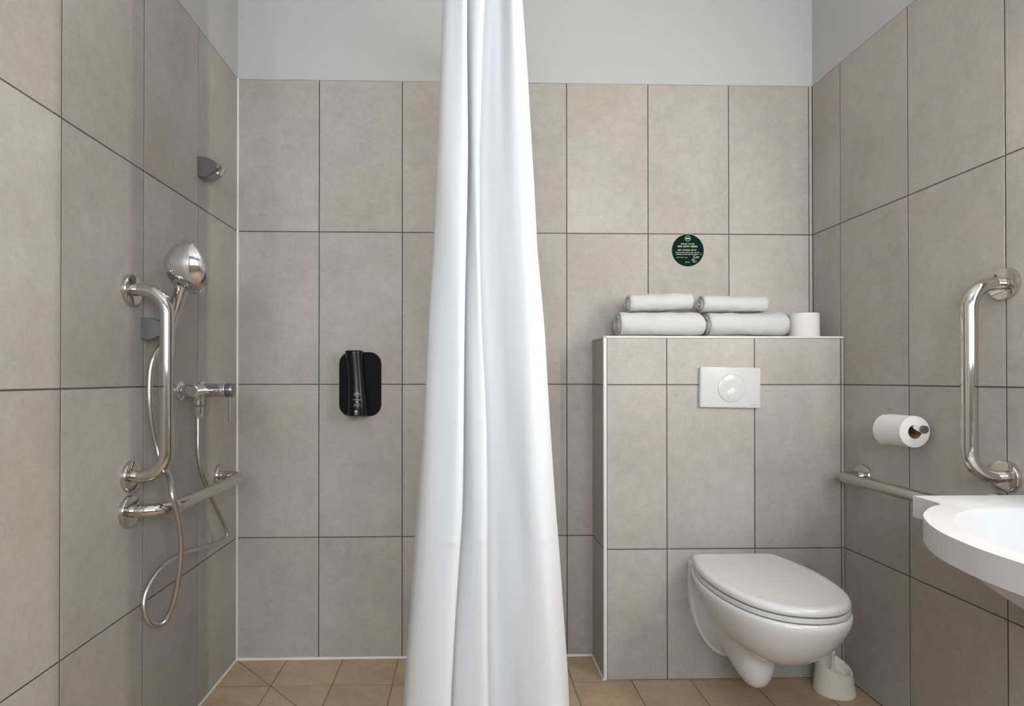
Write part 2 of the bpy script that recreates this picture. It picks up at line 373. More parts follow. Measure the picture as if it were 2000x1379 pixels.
XB = [0.9392, 0.9391, 0.9288, 0.9223, 0.9245, 0.9288, 0.9373, 0.9416, 0.9426, 0.9427, 0.9426, 0.9426]
zt, xlt, xrt, xat, xbt = ZT[::-1], XL[::-1], XR[::-1], XA[::-1], XB[::-1]
rows = []
zlist = [2.25 - i * 0.034 for i in range(66)]
CREASE = (1.63, 1.005, 0.74, 0.36)
for c in CREASE: zlist += [c + 0.006, c, c - 0.006]
zlist = sorted(set(round(z, 4) for z in zlist), reverse=True)
for z in zlist:
    l, r, a, b_ = (interp(z, zt, q) for q in (xlt, xrt, xat, xbt))
    s = (2.25 - z) / 2.2; k = 1 + 0.35 * s
    kk = 0.0
    for c in CREASE: kk = max(kk, 1 - abs(z - c) / 0.0061)
    q = -0.0022 * max(kk, 0)
    xr2 = r - b_
    top = max(0.0, (z - 1.55) / 0.7)         # extra pleat in the right lobe near the rail
    ctl = [(RX - 0.06 * k, -0.60), (RX + 0.065 * k, -0.635), (RX - 0.07 * k, -0.68), (RX + 0.07 * k, -0.73), (RX - 0.075 * k, -0.78), (RX + 0.06 * k, -0.83),
           (l + 0.018, -0.87), (l, -0.93), (l + (a - l) * 0.18, -0.972), (l + (a - l) * 0.55, -1.0), (l + (a - l) * 0.88, -1.012 + q), (a + 0.002, -0.998), (a - 0.004, -0.972),
           (a - 0.012, -0.955), (a - 0.008, -0.948), (a + (b_ - a) * 0.12, -0.966), (a + (b_ - a) * 0.50, -0.990), (a + (b_ - a) * 0.85, -1.000 + q), (b_ + 0.002, -0.988), (b_ - 0.004, -0.962), (b_ - 0.002, -0.935),
           (b_ + xr2 * 0.12, -0.928), (b_ + xr2 * 0.30, -0.945 + 0.012 * top), (b_ + xr2 * 0.45, -0.968 + 0.030 * top), (b_ + xr2 * 0.62, -0.992), (b_ + xr2 * 0.78, -0.992 + q), (b_ + xr2 * 0.92, -0.968), (r, -0.925),
           (r - 0.02, -0.88), (RX - 0.03, -0.845), (RX + 0.075 * k, -0.79), (RX - 0.02, -0.75), (RX + 0.08 * k, -0.69), (RX, -0.64), (RX + 0.06 * k, -0.605)]
    w = [(x + 0.0012 * math.sin(z * 9 + i * 1.7), y + 0.002 * math.sin(z * 6.5 + i * 2.3)) for i, (x, y) in enumerate(ctl)]
    rows.append([(x, y, z) for x, y in cr(w, 6)])
g = G().loft(rows, closed=False, cap0=False, cap1=False)
build('cloth', g, 'curtain', cur, smooth=80)
hem = G().loft([[(x, y - 0.0005, z) for x, y, _ in rows[-1]] for z in (0.075, 0.04)], closed=False, cap0=False, cap1=False)
for i in range(9):
    y = -0.62 - i * 0.044
    g = G().tube([(RX + 0.018 * math.cos(t * 2 * PI / 16), y, RZ - 0.008 + 0.022 * math.sin(t * 2 * PI / 16)) for t in range(17)], 0.0018, 6)
    build('ring', g, 'plastic', cur, smooth=60)

# ------------------------------------------------------------------ grab bars
def flange(t, p, d):
    f = build('flange', G().lathe([(0, 0.0415), (0.009, 0.0415), (0.012, 0.040), (0.0135, 0.036), (0.014, 0.0)], p, d, 40, True, False), 'steel', t, smooth=35)
    build('collar', G().lathe([(0.013, 0.0165), (0.034, 0.0165)], p, d, 28), 'steel', f, smooth=40)
def grab_bar(label, a, c, out, mat='steel', st=0.098, R=0.078):
    t = thing('grab_bar', label, 'grab bar', a)
    A, B, D = Vector(a), Vector(c), Vector(out)
    path = fillet([A + D * 0.030, A + D * st, B + D * st, B + D * 0.030], R * 0.85, 14)
    build('bar', G().tube(path, 0.0178, 24), mat, t, smooth=40)
    flange(t, a, out); flange(t, c, out)
grab_bar('polished vertical grab bar on the left wall in front of the hand shower', (0, -0.719, 1.334), (0, -0.719, 0.838), (1, 0, 0))
grab_bar('polished horizontal grab bar on the left wall below the shower mixer', (0, -0.727, 0.747), (0, -0.168, 0.747), (1, 0, 0), R=0.085)
grab_bar('polished vertical grab bar on the right wall above the washbasin', (W, -0.822, 1.342), (W, -0.822, 0.845), (-1, 0, 0))
grab_bar('satin horizontal grab rail on the right wall between toilet and washbasin', (W, -0.292, 0.756), (W, -0.80, 0.756), (-1, 0, 0), 'satin', 0.090, 0.05)

# ------------------------------------------------------------------ shower set
def bracket(label, y0, y1, z0, z1):
    t = thing('shower_bracket', label, 'bracket', (0, (y0 + y1) / 2, z0)); h = z1 - z0
    pr = [(0, 0), (0.012, -0.05), (0.030, -0.07), (0.050, 0.10), (0.066, 0.30), (0.074, 0.52), (0.072, 0.60), (0.062, 0.72), (0.045, 0.88), (0.028, 0.975), (0.010, 1.0), (0, 1.0)]
    pts = [(x, z0 + h * k) for x, k in pr]; g = G(); secs = []
    for f, sc in ((0, 0.90), (0.06, 0.97), (0.2, 1.0), (0.8, 1.0), (0.94, 0.97), (1, 0.90)):
        y = y0 + (y1 - y0) * f; secs.append([(x * sc, y, z0 + h * 0.5 + (z - z0 - h * 0.5) * (0.5 + 0.5 * sc)) for x, z in pts])
    build('body', g.loft(secs), 'dullchrome', t, smooth=35)
    cy = (y0 + y1) / 2
    build('cone_socket', G().lathe([(0, 0.011), (0.002, 0.0165), (0.026, 0.0185), (0.029, 0.013)], (0.053, cy, z0 + h * 0.20), (0.28, 0.0, 0.96), 24), 'chrome', t, smooth=40)
bracket('small chrome wall bracket high in the shower corner, empty', -0.338, -0.280, 1.774, 1.840)
bracket('grey chrome wall bracket holding the hand shower', -0.668, -0.610, 1.208, 1.267)
hs = thing('hand_shower', 'chrome hand shower with domed round head parked in the wall bracket', 'hand shower', (0.06, -0.639, 1.20))
nrm = Vector((0.66, 0.68, 0.32)).normalized(); hc = Vector((0.121, -0.641, 1.409))
HS = 1.16
head = build('head', G().lathe([(d * HS, r * HS) for d, r in [(-0.058, 0.0), (-0.055, 0.016), (-0.048, 0.031), (-0.037, 0.045), (-0.024, 0.057), (-0.010, 0.0645), (0.000, 0.067), (0.005, 0.0672)]], hc, nrm, 48, False, True), 'chrome', hs, smooth=60)
build('spray_face', G().lathe([(d * HS, r * HS) for d, r in [(0.005, 0.0665), (0.011, 0.064), (0.017, 0.054), (0.021, 0.038), (0.023, 0.018), (0.0235, 0.0)]], hc, nrm, 48, True, False), 'greyplastic', head, smooth=50)
hp = cr([(0.058, -0.641, 1.195), (0.066, -0.641, 1.235), (0.080, -0.643, 1.285), (0.096, -0.650, 1.33), (0.108, -0.655, 1.365), (0.110, -0.652, 1.395)], 6)
hr = [interp(i / (len(hp) - 1), [0, 0.15, 0.45, 0.75, 0.9, 1], [0.0112, 0.0135, 0.0162, 0.0200, 0.025, 0.024]) for i in range(len(hp))]
build('handle', G().tube(hp, hr, 24), 'chrome', hs, smooth=50)
HP = [(0.045, -0.425, 0.985), (0.045, -0.425, 0.966), (0.045, -0.424, 0.918), (0.045, -0.423, 0.869), (0.048, -0.408, 0.802), (0.05, -0.358, 0.726), (0.055, -0.302, 0.655), (0.06, -0.252, 0.585), (0.06, -0.235, 0.55), (0.06, -0.285, 0.541), (0.055, -0.397, 0.555), (0.05, -0.537, 0.576), (0.042, -0.618, 0.57), (0.033, -0.667, 0.544), (0.03, -0.697, 0.511), (0.032, -0.703, 0.476), (0.04, -0.693, 0.44), (0.05, -0.67, 0.421), (0.065, -0.653, 0.43), (0.085, -0.657, 0.474), (0.1, -0.662, 0.532), (0.115, -0.676, 0.607), (0.125, -0.697, 0.676), (0.132, -0.731, 0.745), (0.128, -0.75, 0.797), (0.098, -0.702, 0.830), (0.06, -0.671, 0.865), (0.045, -0.669, 0.914), (0.042, -0.687, 0.979), (0.042, -0.70, 1.042), (0.045, -0.703, 1.111), (0.049, -0.695, 1.15), (0.053, -0.672, 1.18), (0.057, -0.645, 1.198)]
hz = thing('shower_hose', 'coiled silver metal shower hose hanging in a loop on the left wall', 'hose', (0.05, -0.5, 0.42))
hpath = cr(cr(HP, 3), 3)
ho = build('hose', G().tube(hpath, 0.0078, 14), 'hose', hz, smooth=60)
uv = ho.data.uv_layers.new(name='UVMap'); ln = [0.0]
for i in range(1, len(hpath)): ln.append(ln[-1] + (Vector(hpath[i]) - Vector(hpath[i - 1])).length)
for p in ho.data.polygons:
    for li in p.loop_indices:
        vi = ho.data.loops[li].vertex_index; uv.data[li].uv = (ln[min(vi // 14, len(ln) - 1)] * 8, (vi % 14) / 14)
build('hose_nut', G().lathe([(0, 0.0125), (0.004, 0.0135), (0.03, 0.0155), (0.036, 0.0155)], (0.045, -0.425, 0.972), (0, 0, 1), 20), 'chrome', hz, smooth=40)
mx = thing('shower_mixer', 'chrome single lever shower mixer on the left wall', 'mixer tap', (0, -0.40, 1.06)); MZ = 1.060
for y in (-0.452, -0.302):
    build('rosette', G().lathe([(0, 0.031), (0.006, 0.030), (0.010, 0.022), (0.012, 0.012)], (0, y, MZ), (1, 0, 0), 32), 'chrome', mx, smooth=40)
    build('union_nut', G().lathe([(0.008, 0.014), (0.014, 0.019), (0.034, 0.019), (0.038, 0.015), (0.046, 0.015)], (0, y, MZ), (1, 0, 0), 6), 'chrome', mx, smooth=20)
build('body', G().lathe([(0, 0.016), (0.003, 0.0195), (0.19, 0.0195), (0.193, 0.016)], (0.048, -0.474, MZ), (0, 1, 0), 32), 'chrome', mx, smooth=40)
build('cartridge', G().lathe([(0, 0.021), (0.004, 0.0225), (0.066, 0.0225), (0.070, 0.0215)], (0.050, -0.395, MZ), (1, 0.03, 0), 36), 'chrome', mx, smooth=40)
cap = build('lever_cap', G().lathe([(0, 0.0225), (0.020, 0.0225), (0.023, 0.0215), (0.0235, 0.0)], (0.1205, -0.393, MZ), (1, 0.03, 0), 36, True, False), 'dullchrome', mx, smooth=40)
build('lever', G().tube([(0.134, -0.395, MZ - 0.015), (0.134, -0.396, MZ - 0.100)], 0.0062, 16), 'chrome', cap, smooth=40)
build('outlet', G().lathe([(0, 0.019), (0.006, 0.0185), (0.028, 0.017), (0.032, 0.015)], (0.045, -0.425, MZ - 0.014), (0, 0, -1), 24), 'chrome', mx, smooth=40)

# ------------------------------------------------------------------ soap dispenser
sd = thing('soap_dispenser', 'black soap bottle in a rounded black wall plate in the shower', 'soap dispenser', (0.48, 0, 0.95))
def rrect(x0, x1, z0, z1, r, n=8):
    out = []
    for cx, cz, a0 in ((x1 - r, z0 + r, -PI / 2), (x1 - r, z1 - r, 0), (x0 + r, z1 - r, PI / 2), (x0 + r, z0 + r, PI)):
        out += [(cx + r * math.cos(a0 + i * PI / 2 / n), cz + r * math.sin(a0 + i * PI / 2 / n)) for i in range(n + 1)]
    return out
build('wall_plate', G().prism(rrect(0.400, 0.563, 0.951, 1.201, 0.045), 'y', -0.012, 0.0), 'black', sd, smooth=35, bevel=0.002)
bsec = []
BX0, BYC = 0.470, -0.052
prof = [(0.957, 0.0355, 0.006), (0.959, 0.037, 0.006), (0.985, 0.0365, 0.0055), (1.02, 0.0345, 0.004), (1.06, 0.0318, 0.002), (1.10, 0.0300, 0.0), (1.14, 0.0302, -0.003), (1.17, 0.0318, -0.006), (1.195, 0.0335, -0.008), (1.203, 0.0335, -0.008), (1.205, 0.032, -0.008)]
for z, r, dx in prof: bsec.append([(BX0 + dx + 0.004 + r * math.cos(2 * PI * k / 36), BYC + 0.92 * r * math.sin(2 * PI * k / 36), z) for k in range(36)])
bot = build('bottle', G().loft(bsec), 'blackgloss', sd, smooth=40)
csec = [[(BX0 + 0.010 + r * math.cos(2 * PI * k / 36), BYC + 0.92 * r * math.sin(2 * PI * k / 36), z) for k in range(36)] for z, r in ((0.956, 0.036), (0.957, 0.0378), (0.9805, 0.0374), (0.9812, 0.0365))]
build('bottle_cap', G().loft(csec), 'blackgloss', bot, smooth=40)
def on_bottle(ang, z, rad):
    return Vector((BX0 + 0.010 + rad * math.cos(ang), BYC + 0.92 * rad * math.sin(ang), z))
pr = G()
def print_bar(a0, a1, z0, z1, rad):
    K = 6; lo = [on_bottle(a0 + (a1 - a0) * i / K, z0, rad) for i in range(K + 1)]; hi = [on_bottle(a0 + (a1 - a0) * i / K, z1, rad) for i in range(K + 1)]
    pr.add(lo + hi, [(i, i + 1, K + 2 + i, K + 1 + i) for i in range(K)])
A0 = -PI / 2
for z, w, dz in ((1.046, 0.16, 0.0012), (1.041, 0.30, 0.0014), (1.036, 0.42, 0.0014), (1.030, 0.22, 0.0012), (1.017, 0.50, 0.0010), (1.008, 0.14, 0.004), (1.000, 0.30, 0.0012), (0.994, 0.40, 0.0010)):
    print_bar(A0 - w + 0.1, A0 + w * 0.8 + 0.1, z, z + dz, interp(z, [0.985, 1.02, 1.06], [0.0371, 0.0353, 0.0330]))
for i in range(7):                              # small tree emblem on the cap
    w = (0.06, 0.10, 0.13, 0.14, 0.13, 0.10, 0.06)[i]; print_bar(A0 - w, A0 + w, 0.9685 + i * 0.0013, 0.9698 + i * 0.0013, 0.0380)
print_bar(A0 - 0.02, A0 + 0.02, 0.9630, 0.9686, 0.0380); print_bar(A0 - 0.20, A0 + 0.20, 0.9615, 0.9624, 0.0380)
build('printed_lettering', pr, 'print', bot)

# ------------------------------------------------------------------ round sticker
ST = thing('round_sticker', 'round dark green sticker with lime and white lettering on the back wall', 'sticker', (1.782, 0, 1.61)); sc = Vector((1.782, -0.0006, 1.6095))
build('rim', G().lathe([(0, 0.0665), (0.0006, 0.0665)], (sc.x, 0.0, sc.z), (0, -1, 0), 56), 'lime', ST)
build('disc', G().lathe([(0, 0.0642), (0.0006, 0.0642)], (sc.x, -0.0005, sc.z), (0, -1, 0), 56), 'green', ST)
RX90 = Matrix.Rotation(PI / 2, 3, 'X')
yy = -0.0013
def st(txt, size, dz, mat, dx=0, bold=0.0): text_part('printed_lettering', txt, size, mat, ST, Vector((sc.x + dx, yy, sc.z + dz)), RX90, 0.0001, bold=bold)
st('B&B', 0.0085, 0.0475, 'print', bold=0.0003)
def small_print(parent, mat, cx, y, cz, width, h, seed, post=None):   # lettering too small to read: rows of tiny letter strokes
    rnd = random.Random(seed); g = G(); x = cx - width / 2
    while x < cx + width / 2:
        for _ in range(rnd.randint(3, 8)):
            w = h * rnd.uniform(0.35, 0.6); top = h * rnd.choice((0.5, 0.5, 0.5, 0.36)); bot = h * rnd.choice((0.5, 0.5, 0.28))
            if x + w > cx + width / 2: break
            g.box(x, x + w * 0.42, y, y + 0.0001, cz - bot, cz + top); g.box(x + w * 0.42, x + w, y, y + 0.0001, cz - h * 0.08, cz + h * 0.16)
            x += w * 1.25
        x += h * 0.5
    return build('printed_lettering', g, mat, parent)
for i, (w_, h_, dz_, m_, dx_) in enumerate(((0.055, 0.0058, 0.0255, 'limeprint', 0), (0.082, 0.0082, 0.0155, 'print', 0), (0.080, 0.0066, 0.0010, 'limeprint', 0), (0.096, 0.0040, -0.0085, 'print', 0), (0.092, 0.0046, -0.0160, 'print', 0), (0.046, 0.0032, -0.0285, 'limeprint', -0.022), (0.022, 0.0036, -0.0475, 'print', 0))):
    small_print(ST, m_, sc.x + dx_, yy, sc.z + dz_, w_, h_, 20 + i)
ring = G()
K = 40
inn = [(sc.x + 0.0100 * math.cos(2 * PI * k / K), yy, sc.z + 0.0475 + 0.0100 * math.sin(2 * PI * k / K)) for k in range(K)]
out = [(sc.x + 0.0114 * math.cos(2 * PI * k / K), yy, sc.z + 0.0475 + 0.0114 * math.sin(2 * PI * k / K)) for k in range(K)]
ring.add(inn + out, [(k, (k + 1) % K, K + (k + 1) % K, K + k) for k in range(K)])
build('emblem_ring', ring, 'print', ST)
lf = G()
for i in range(14):                              # pale leaf print in the lower right of the disc
    a = random.uniform(-1.15, -0.25); rr = random.uniform(0.035, 0.055); px, pz = sc.x + rr * math.cos(a), sc.z + rr * math.sin(a); q = random.uniform(0, PI); l_ = 0.006; w_ = 0.0016
    c_, s_ = math.cos(q), math.sin(q)
    lf.add([(px + l_ * c_, yy, pz + l_ * s_), (px - w_ * s_, yy, pz + w_ * c_), (px - l_ * c_, yy, pz - l_ * s_), (px + w_ * s_, yy, pz - w_ * c_)], [(0, 1, 2, 3)])
build('leaf_print', lf, 'greyprint', ST)

# ------------------------------------------------------------------ flush plate
FPL = thing('flush_plate', 'white glossy flush plate with round button on the cistern wall', 'flush plate', (1.858, BY, 1.065))
pc = Vector((1.8585, BY, 1.0645)); R1 = Matrix.Rotation(0.018, 3, 'Y')
def rotp(o): o.data.transform(Matrix.Translation(pc) @ R1.to_4x4() @ Matrix.Translation(-pc))
a, c = 0.1115, 0.0735
rotp(build('plate', G().box(pc.x - a, pc.x + a, BY - 0.014, BY, pc.z - c, pc.z + c), 'plate', FPL, smooth=40, bevel=0.003))
bc = pc + Vector((0.004, -0.0142, -0.003))
rotp(build('button_gap', G().lathe([(0, 0.0510), (0.0004, 0.0510)], bc, (0, -1, 0), 48), 'greyprint', FPL))
rotp(build('button', G().lathe([(0, 0.0500), (0.0015, 0.0495), (0.0032, 0.044), (0.0026, 0.03), (0.0022, 0.0)], bc, (0, -1, 0), 48, True, False), 'plate', FPL, smooth=50))
b2 = bc + Vector((0.004, -0.0024, -0.021))
rotp(build('small_button', G().lathe([(0, 0.0225), (0.0012, 0.0222), (0.0030, 0.018), (0.0026, 0.0)], b2, (0, -1, 0), 36, True, False), 'plate', FPL, smooth=50))
rotp(small_print(FPL, 'greyprint', pc.x + 0.089, BY - 0.0143, pc.z - 0.0615, 0.026, 0.0058, 5))

# ------------------------------------------------------------------ wall-hung toilet
TX = 1.843
wc = thing('wall_hung_toilet', 'white wall-hung toilet with closed oval lid below the flush plate', 'toilet', (TX, BY, 0.09))
half = [(0.0, -0.238), (0.075, -0.238), (0.128, -0.239), (0.147, -0.252), (0.163, -0.30), (0.178, -0.36), (0.1865, -0.43), (0.186, -0.50), (0.178, -0.565), (0.163, -0.622), (0.138, -0.675), (0.10, -0.717), (0.052, -0.742), (0.0, -0.750)]
hc_ = cr(half, 4)
cont = hc_ + [(-x, y) for x, y in hc_[-2:0:-1]]
def section(z, d=0.0, s=1.0, cy=-0.47):      # outline moved inward by d, scaled by s about its middle
    out = []
    for x, y in cont:
        v = Vector((x, y - cy)); L_ = v.length; v = v * ((L_ - d) / L_) * s
        out.append((TX + v.x, cy + v.y, z))
    return out
build('lid', G().loft([section(0.4545, 0.004), section(0.456, 0.001), section(0.460, 0.0), section(0.467, 0.001), section(0.4725, 0.005), section(0.4755, 0.012), section(0.4768, 0.022), section(0.4755, 0.034), section(0.4750, 0.07), section(0.4750, 0.12)]), 'plastic', wc, smooth=50)
build('lid_gap', G().loft([section(0.4505, 0.006), section(0.4546, 0.006)]), 'gap', wc)
build('seat', G().loft([section(0.4370, 0.003), section(0.4385, 0.0005), section(0.4485, 0.0005), section(0.4506, 0.004)]), 'plastic', wc, smooth=50)
build('seat_gap', G().loft([section(0.432, 0.007), section(0.4372, 0.007)]), 'gap', wc)
lv = [(0.4335, 0.012, 1.0), (0.4335, 0.002, 1.0), (0.430, -0.003, 1.0), (0.424, -0.0045, 1.0), (0.410, -0.003, 1.0), (0.388, 0.0, 0.975), (0.362, 0.0, 0.92), (0.335, 0, 0.845), (0.310, 0, 0.75), (0.288, 0, 0.645), (0.268, 0, 0.515), (0.253, 0, 0.37), (0.244, 0, 0.22), (0.241, 0, 0.08)]
build('bowl', G().loft([section(z, d, s, -0.47 - 0.075 * (1 - s)) for z, d, s in lv]), 'ceramic', wc, smooth=60)
def ushape(y, hw, zb, ztop, zs, nexp):
    pts = [(hw * 0.985, ztop), (hw, (ztop + zs) / 2)]
    K = 14
    for i in range(K + 1):
        t = PI / 2 * i / K; pts.append((hw * math.cos(t) ** (2 / nexp) if i < K else 0.0, zs - (zs - zb) * math.sin(t) ** (2 / nexp)))
    full = pts + [(-x, z) for x, z in pts[-2::-1]]
    return [(TX + x, y, z) for x, z in full]
fl = [(BY, 0.139, 0.088), (BY - 0.012, 0.139, 0.088), (BY - 0.018, 0.136, 0.091)]
build('wall_foot', G().loft([ushape(y, hw, zb, 0.432, 0.33, 1.85) for y, hw, zb in fl]), 'ceramic', wc, smooth=40)
tr = [(BY - 0.016, 0.122, 0.102, 1.9), (-0.225, 0.112, 0.112, 1.95), (-0.25, 0.098, 0.122, 2.1), (-0.285, 0.082, 0.125, 2.2), (-0.32, 0.072, 0.112, 2.4), (-0.35, 0.068, 0.098, 2.5), (-0.38, 0.066, 0.090, 2.5), (-0.41, 0.063, 0.090, 2.5), (-0.435, 0.056, 0.098, 2.4), (-0.452, 0.045, 0.115, 2.3), (-0.462, 0.030, 0.14, 2.2), (-0.466, 0.012, 0.17, 2.0)]
build('trap_housing', G().loft([ushape(y, hw, zb, 0.425 if y > -0.4 else 0.33, 0.30 if y > -0.3 else 0.26, q) for y, hw, zb, q in tr]), 'ceramic', wc, smooth=60)
for s in (-1, 1): build('hinge', G().lathe([(0, 0.011), (0.03, 0.011)], (TX + s * 0.075 - 0.015, -0.226, 0.452), (1, 0, 0), 16), 'plastic', wc, smooth=40)

# ------------------------------------------------------------------ towels and paper on the ledge
def towel(label, x0, x1, yc, z0, ry, rz, yaw_=0.0, pitch_=0.0, turns=3.2, seed=0, dome=0.035):
    rnd = random.Random(seed); zc = z0 + rz; L_ = x1 - x0; NA, NX = 56, 22; secs = []
    ph = [rnd.uniform(0, 6.28) for _ in range(6)]
    def rad(th, t):
        f = (th / (2 * PI)); lip = 1.0 - 0.075 * (1 - f)
        wob = 1 + 0.012 * math.sin(3 * th + ph[0] + 2 * t) + 0.010 * math.sin(5 * th + ph[1] - 5 * t) + 0.012 * math.sin(9 * t + ph[2] + th)
        return lip * wob
    th0 = -2.2                                     # the loose edge ends low on the room side
    def ring(x, t, k):
        out = []
        for j in range(NA):
            th = 2 * PI * j / (NA - 1) * 0.9999; a = th + th0; r = rad(th, t) * k
            y, z = ry * r * math.cos(a), rz * r * math.sin(a)
            z = max(z, -rz * 0.985 + 0.0)
            out.append((x, y, z))
        return out
    def groove(rho, th): return math.cos(2 * PI * (rho * turns - th / (2 * PI)))
    # left end: spiral of cloth layers
    for i in range(13):
        rho = i / 13
        base = ring(0, 0, max(rho, 0.02))
        secs.append([(0.003 + 0.0045 * groove(rho, 2 * PI * j / NA) * min(1, rho * 4) * (1 - rho ** 4) + 0.004 * rho ** 6, y, z) for j, (x, y, z) in enumerate(base)])
    secs.append(ring(0.007, 0, 1.0))
    for i in range(1, NX):
        t = i / NX; x = 0.007 + (L_ - 0.007 - dome) * t
        secs.append(ring(x, t, 1.0 - 0.02 * math.sin(PI * t + ph[4])))
    for i in range(9):
        q = i / 8 * PI / 2; k = max(math.cos(q) ** 0.62, 0.03) if i < 8 else 0.03
        secs.append(ring(L_ - dome + dome * math.sin(q), 1.0, k * 0.985))
    g = G().loft(secs)
    me_o = build('towel', g, 'towel', None, smooth=70)
    me_o.name = 'rolled_towel'
    me_o.location = (x0, yc, zc); me_o.rotation_euler = (0, pitch_, yaw_)
    md = me_o.modifiers.new('fuzz', 'DISPLACE'); tx = bpy.data.textures.new('terry', 'CLOUDS'); tx.noise_scale = 0.035; md.texture = tx; md.strength = 0.008; md.mid_level = 0.5
    return tag(me_o, label, 'towel', 'rolled white towels on the cistern ledge')
LZ = BZ + 0.001
towel('large rolled white towel at the left on the cistern ledge, beneath a smaller roll', 1.462, 1.797, -0.118, LZ, 0.055, 0.0475, 0.02, 0.0, 3.4, 1)
towel('large rolled white towel on the cistern ledge beside the upright paper roll', 1.800, 2.112, -0.112, LZ, 0.055, 0.047, -0.02, 0.0, 3.4, 2, 0.03)
towel('small rolled white towel resting on the left large towel', 1.503, 1.748, -0.112, LZ + 0.0935, 0.042, 0.034, -0.03, -0.030, 2.6, 3, 0.012)
towel('small rolled white towel resting on the right large towel', 1.782, 2.045, -0.108, LZ + 0.0935, 0.042, 0.034, 0.02, 0.004, 2.6, 4, 0.022)
pr_ = thing('toilet_roll', 'upright white toilet paper roll on the cistern ledge beside the towels', 'toilet roll', (2.181, -0.115, LZ))
build('paper', G().lathe([(0, 0.021), (0, 0.0525), (0.001, 0.0545), (0.089, 0.0535), (0.0905, 0.0515), (0.0905, 0.021)], (2.181, -0.115, LZ), (0, 0, 1), 48, False, False), 'paper', pr_, smooth=40)
build('core', G().lathe([(0, 0.0212), (0.0905, 0.0212), (0.0905, 0.0198), (0, 0.0198)], (2.181, -0.115, LZ), (0, 0, 1), 32, False, False), 'card', pr_, smooth=40)

# ------------------------------------------------------------------ toilet roll holder on the right wall
HX, HZ = 2.231, 0.9485
th_ = thing('toilet_roll_holder', 'chrome toilet roll holder arm on the right wall', 'roll holder', (W, -0.46, HZ))
build('rosette', G().lathe([(0, 0.024), (0.008, 0.024), (0.010, 0.020)], (W, -0.462, HZ), (-1, 0, 0), 28), 'chrome', th_, smooth=40)
build('arm', G().tube(fillet([(W - 0.008, -0.462, HZ), (HX, -0.462, HZ), (HX, -0.628, HZ)], 0.018), 0.0105, 20), 'chrome', th_, smooth=40)
build('end_cap', G().lathe([(0, 0.0118), (0.008, 0.0118), (0.009, 0.011)], (HX, -0.622, HZ), (0, -1, 0), 28), 'dullchrome', th_, smooth=40)
rc = Vector((HX, -0.592, HZ + 0.0108 - 0.0205))
tr_ = thing('toilet_roll', 'started toilet paper roll hanging on the right wall holder', 'toilet roll', rc)
build('paper', G().lathe([(0.0, 0.0205), (0.0, 0.0455), (0.001, 0.0468), (0.099, 0.0468), (0.100, 0.0455), (0.100, 0.0205)], rc, (0, 1, 0), 56, False, False), 'paper', tr_, smooth=40)
build('core', G().lathe([(0.0005, 0.0208), (0.0995, 0.0208), (0.0995, 0.0196), (0.0005, 0.0196)], rc, (0, 1, 0), 36, False, False), 'card', tr_, smooth=40)
K = 16; lo, hi = [], []
secs = []
for i in range(K + 1):
    a = 1.9 + i / K * 2.3; off = 0.0012 + 0.0035 * max(0, (i / K - 0.55)) ** 1.0
    row = []
    for j in range(9):
        t = j / 8; f = off + 0.007 * max(0, t - 0.55) * (i / K) * 1.6
        r = 0.0468 + f; row.append((rc.x + r * math.cos(a), rc.y + 0.002 + 0.104 * t, rc.z + r * math.sin(a)))
    secs.append(row)
build('loose_sheet', G().loft(secs, False, False, False), 'paper', tr_, smooth=60)

# ------------------------------------------------------------------ washbasin
BZt, BZb = 0.808, 0.757; SYC = -1.355
ws = thing('washbasin', 'white washbasin with rounded bowl on the right wall', 'washbasin', (W, SYC, BZb))
side = [(W, -0.875), (1.999, -0.875), (1.9935, -0.958), (1.985, -0.974), (1.952, -0.992), (1.911, -1.025), (1.868, -1.068), (1.834, -1.116), (1.807, -1.165), (1.787, -1.215), (1.774, -1.268), (1.767, -1.312), (1.765, -1.355)]
arc = cr(side[3:], 4)
outer = side[:3] + arc; outer = outer + [(x, 2 * SYC - y) for x, y in outer[-2::-1]]
inn = cr([(2.19, -1.045), (2.145, -1.012), (2.068, -1.008), (1.995, -1.032), (1.925, -1.083), (1.872, -1.150), (1.838, -1.220), (1.820, -1.285), (1.815, -1.355)], 4)
inner = inn + [(x, 2 * SYC - y) for x, y in inn[-2::-1]]
NO = 120
def resample(P, n, closed=False):
    P = [Vector(p) for p in P] + ([Vector(P[0])] if closed else []); d = [0.0]
    for i in range(1, len(P)): d.append(d[-1] + (P[i] - P[i - 1]).length)
    out = []
    for k in range(n):
        s = d[-1] * k / (n if closed else n - 1); i = 1
        while i < len(d) - 1 and d[i] < s: i += 1
        t = (s - d[i - 1]) / max(d[i] - d[i - 1], 1e-9); out.append(P[i - 1].lerp(P[i], t))
    return out
IC = Vector((2.02, SYC))
rim_in = resample(inner, NO, True)
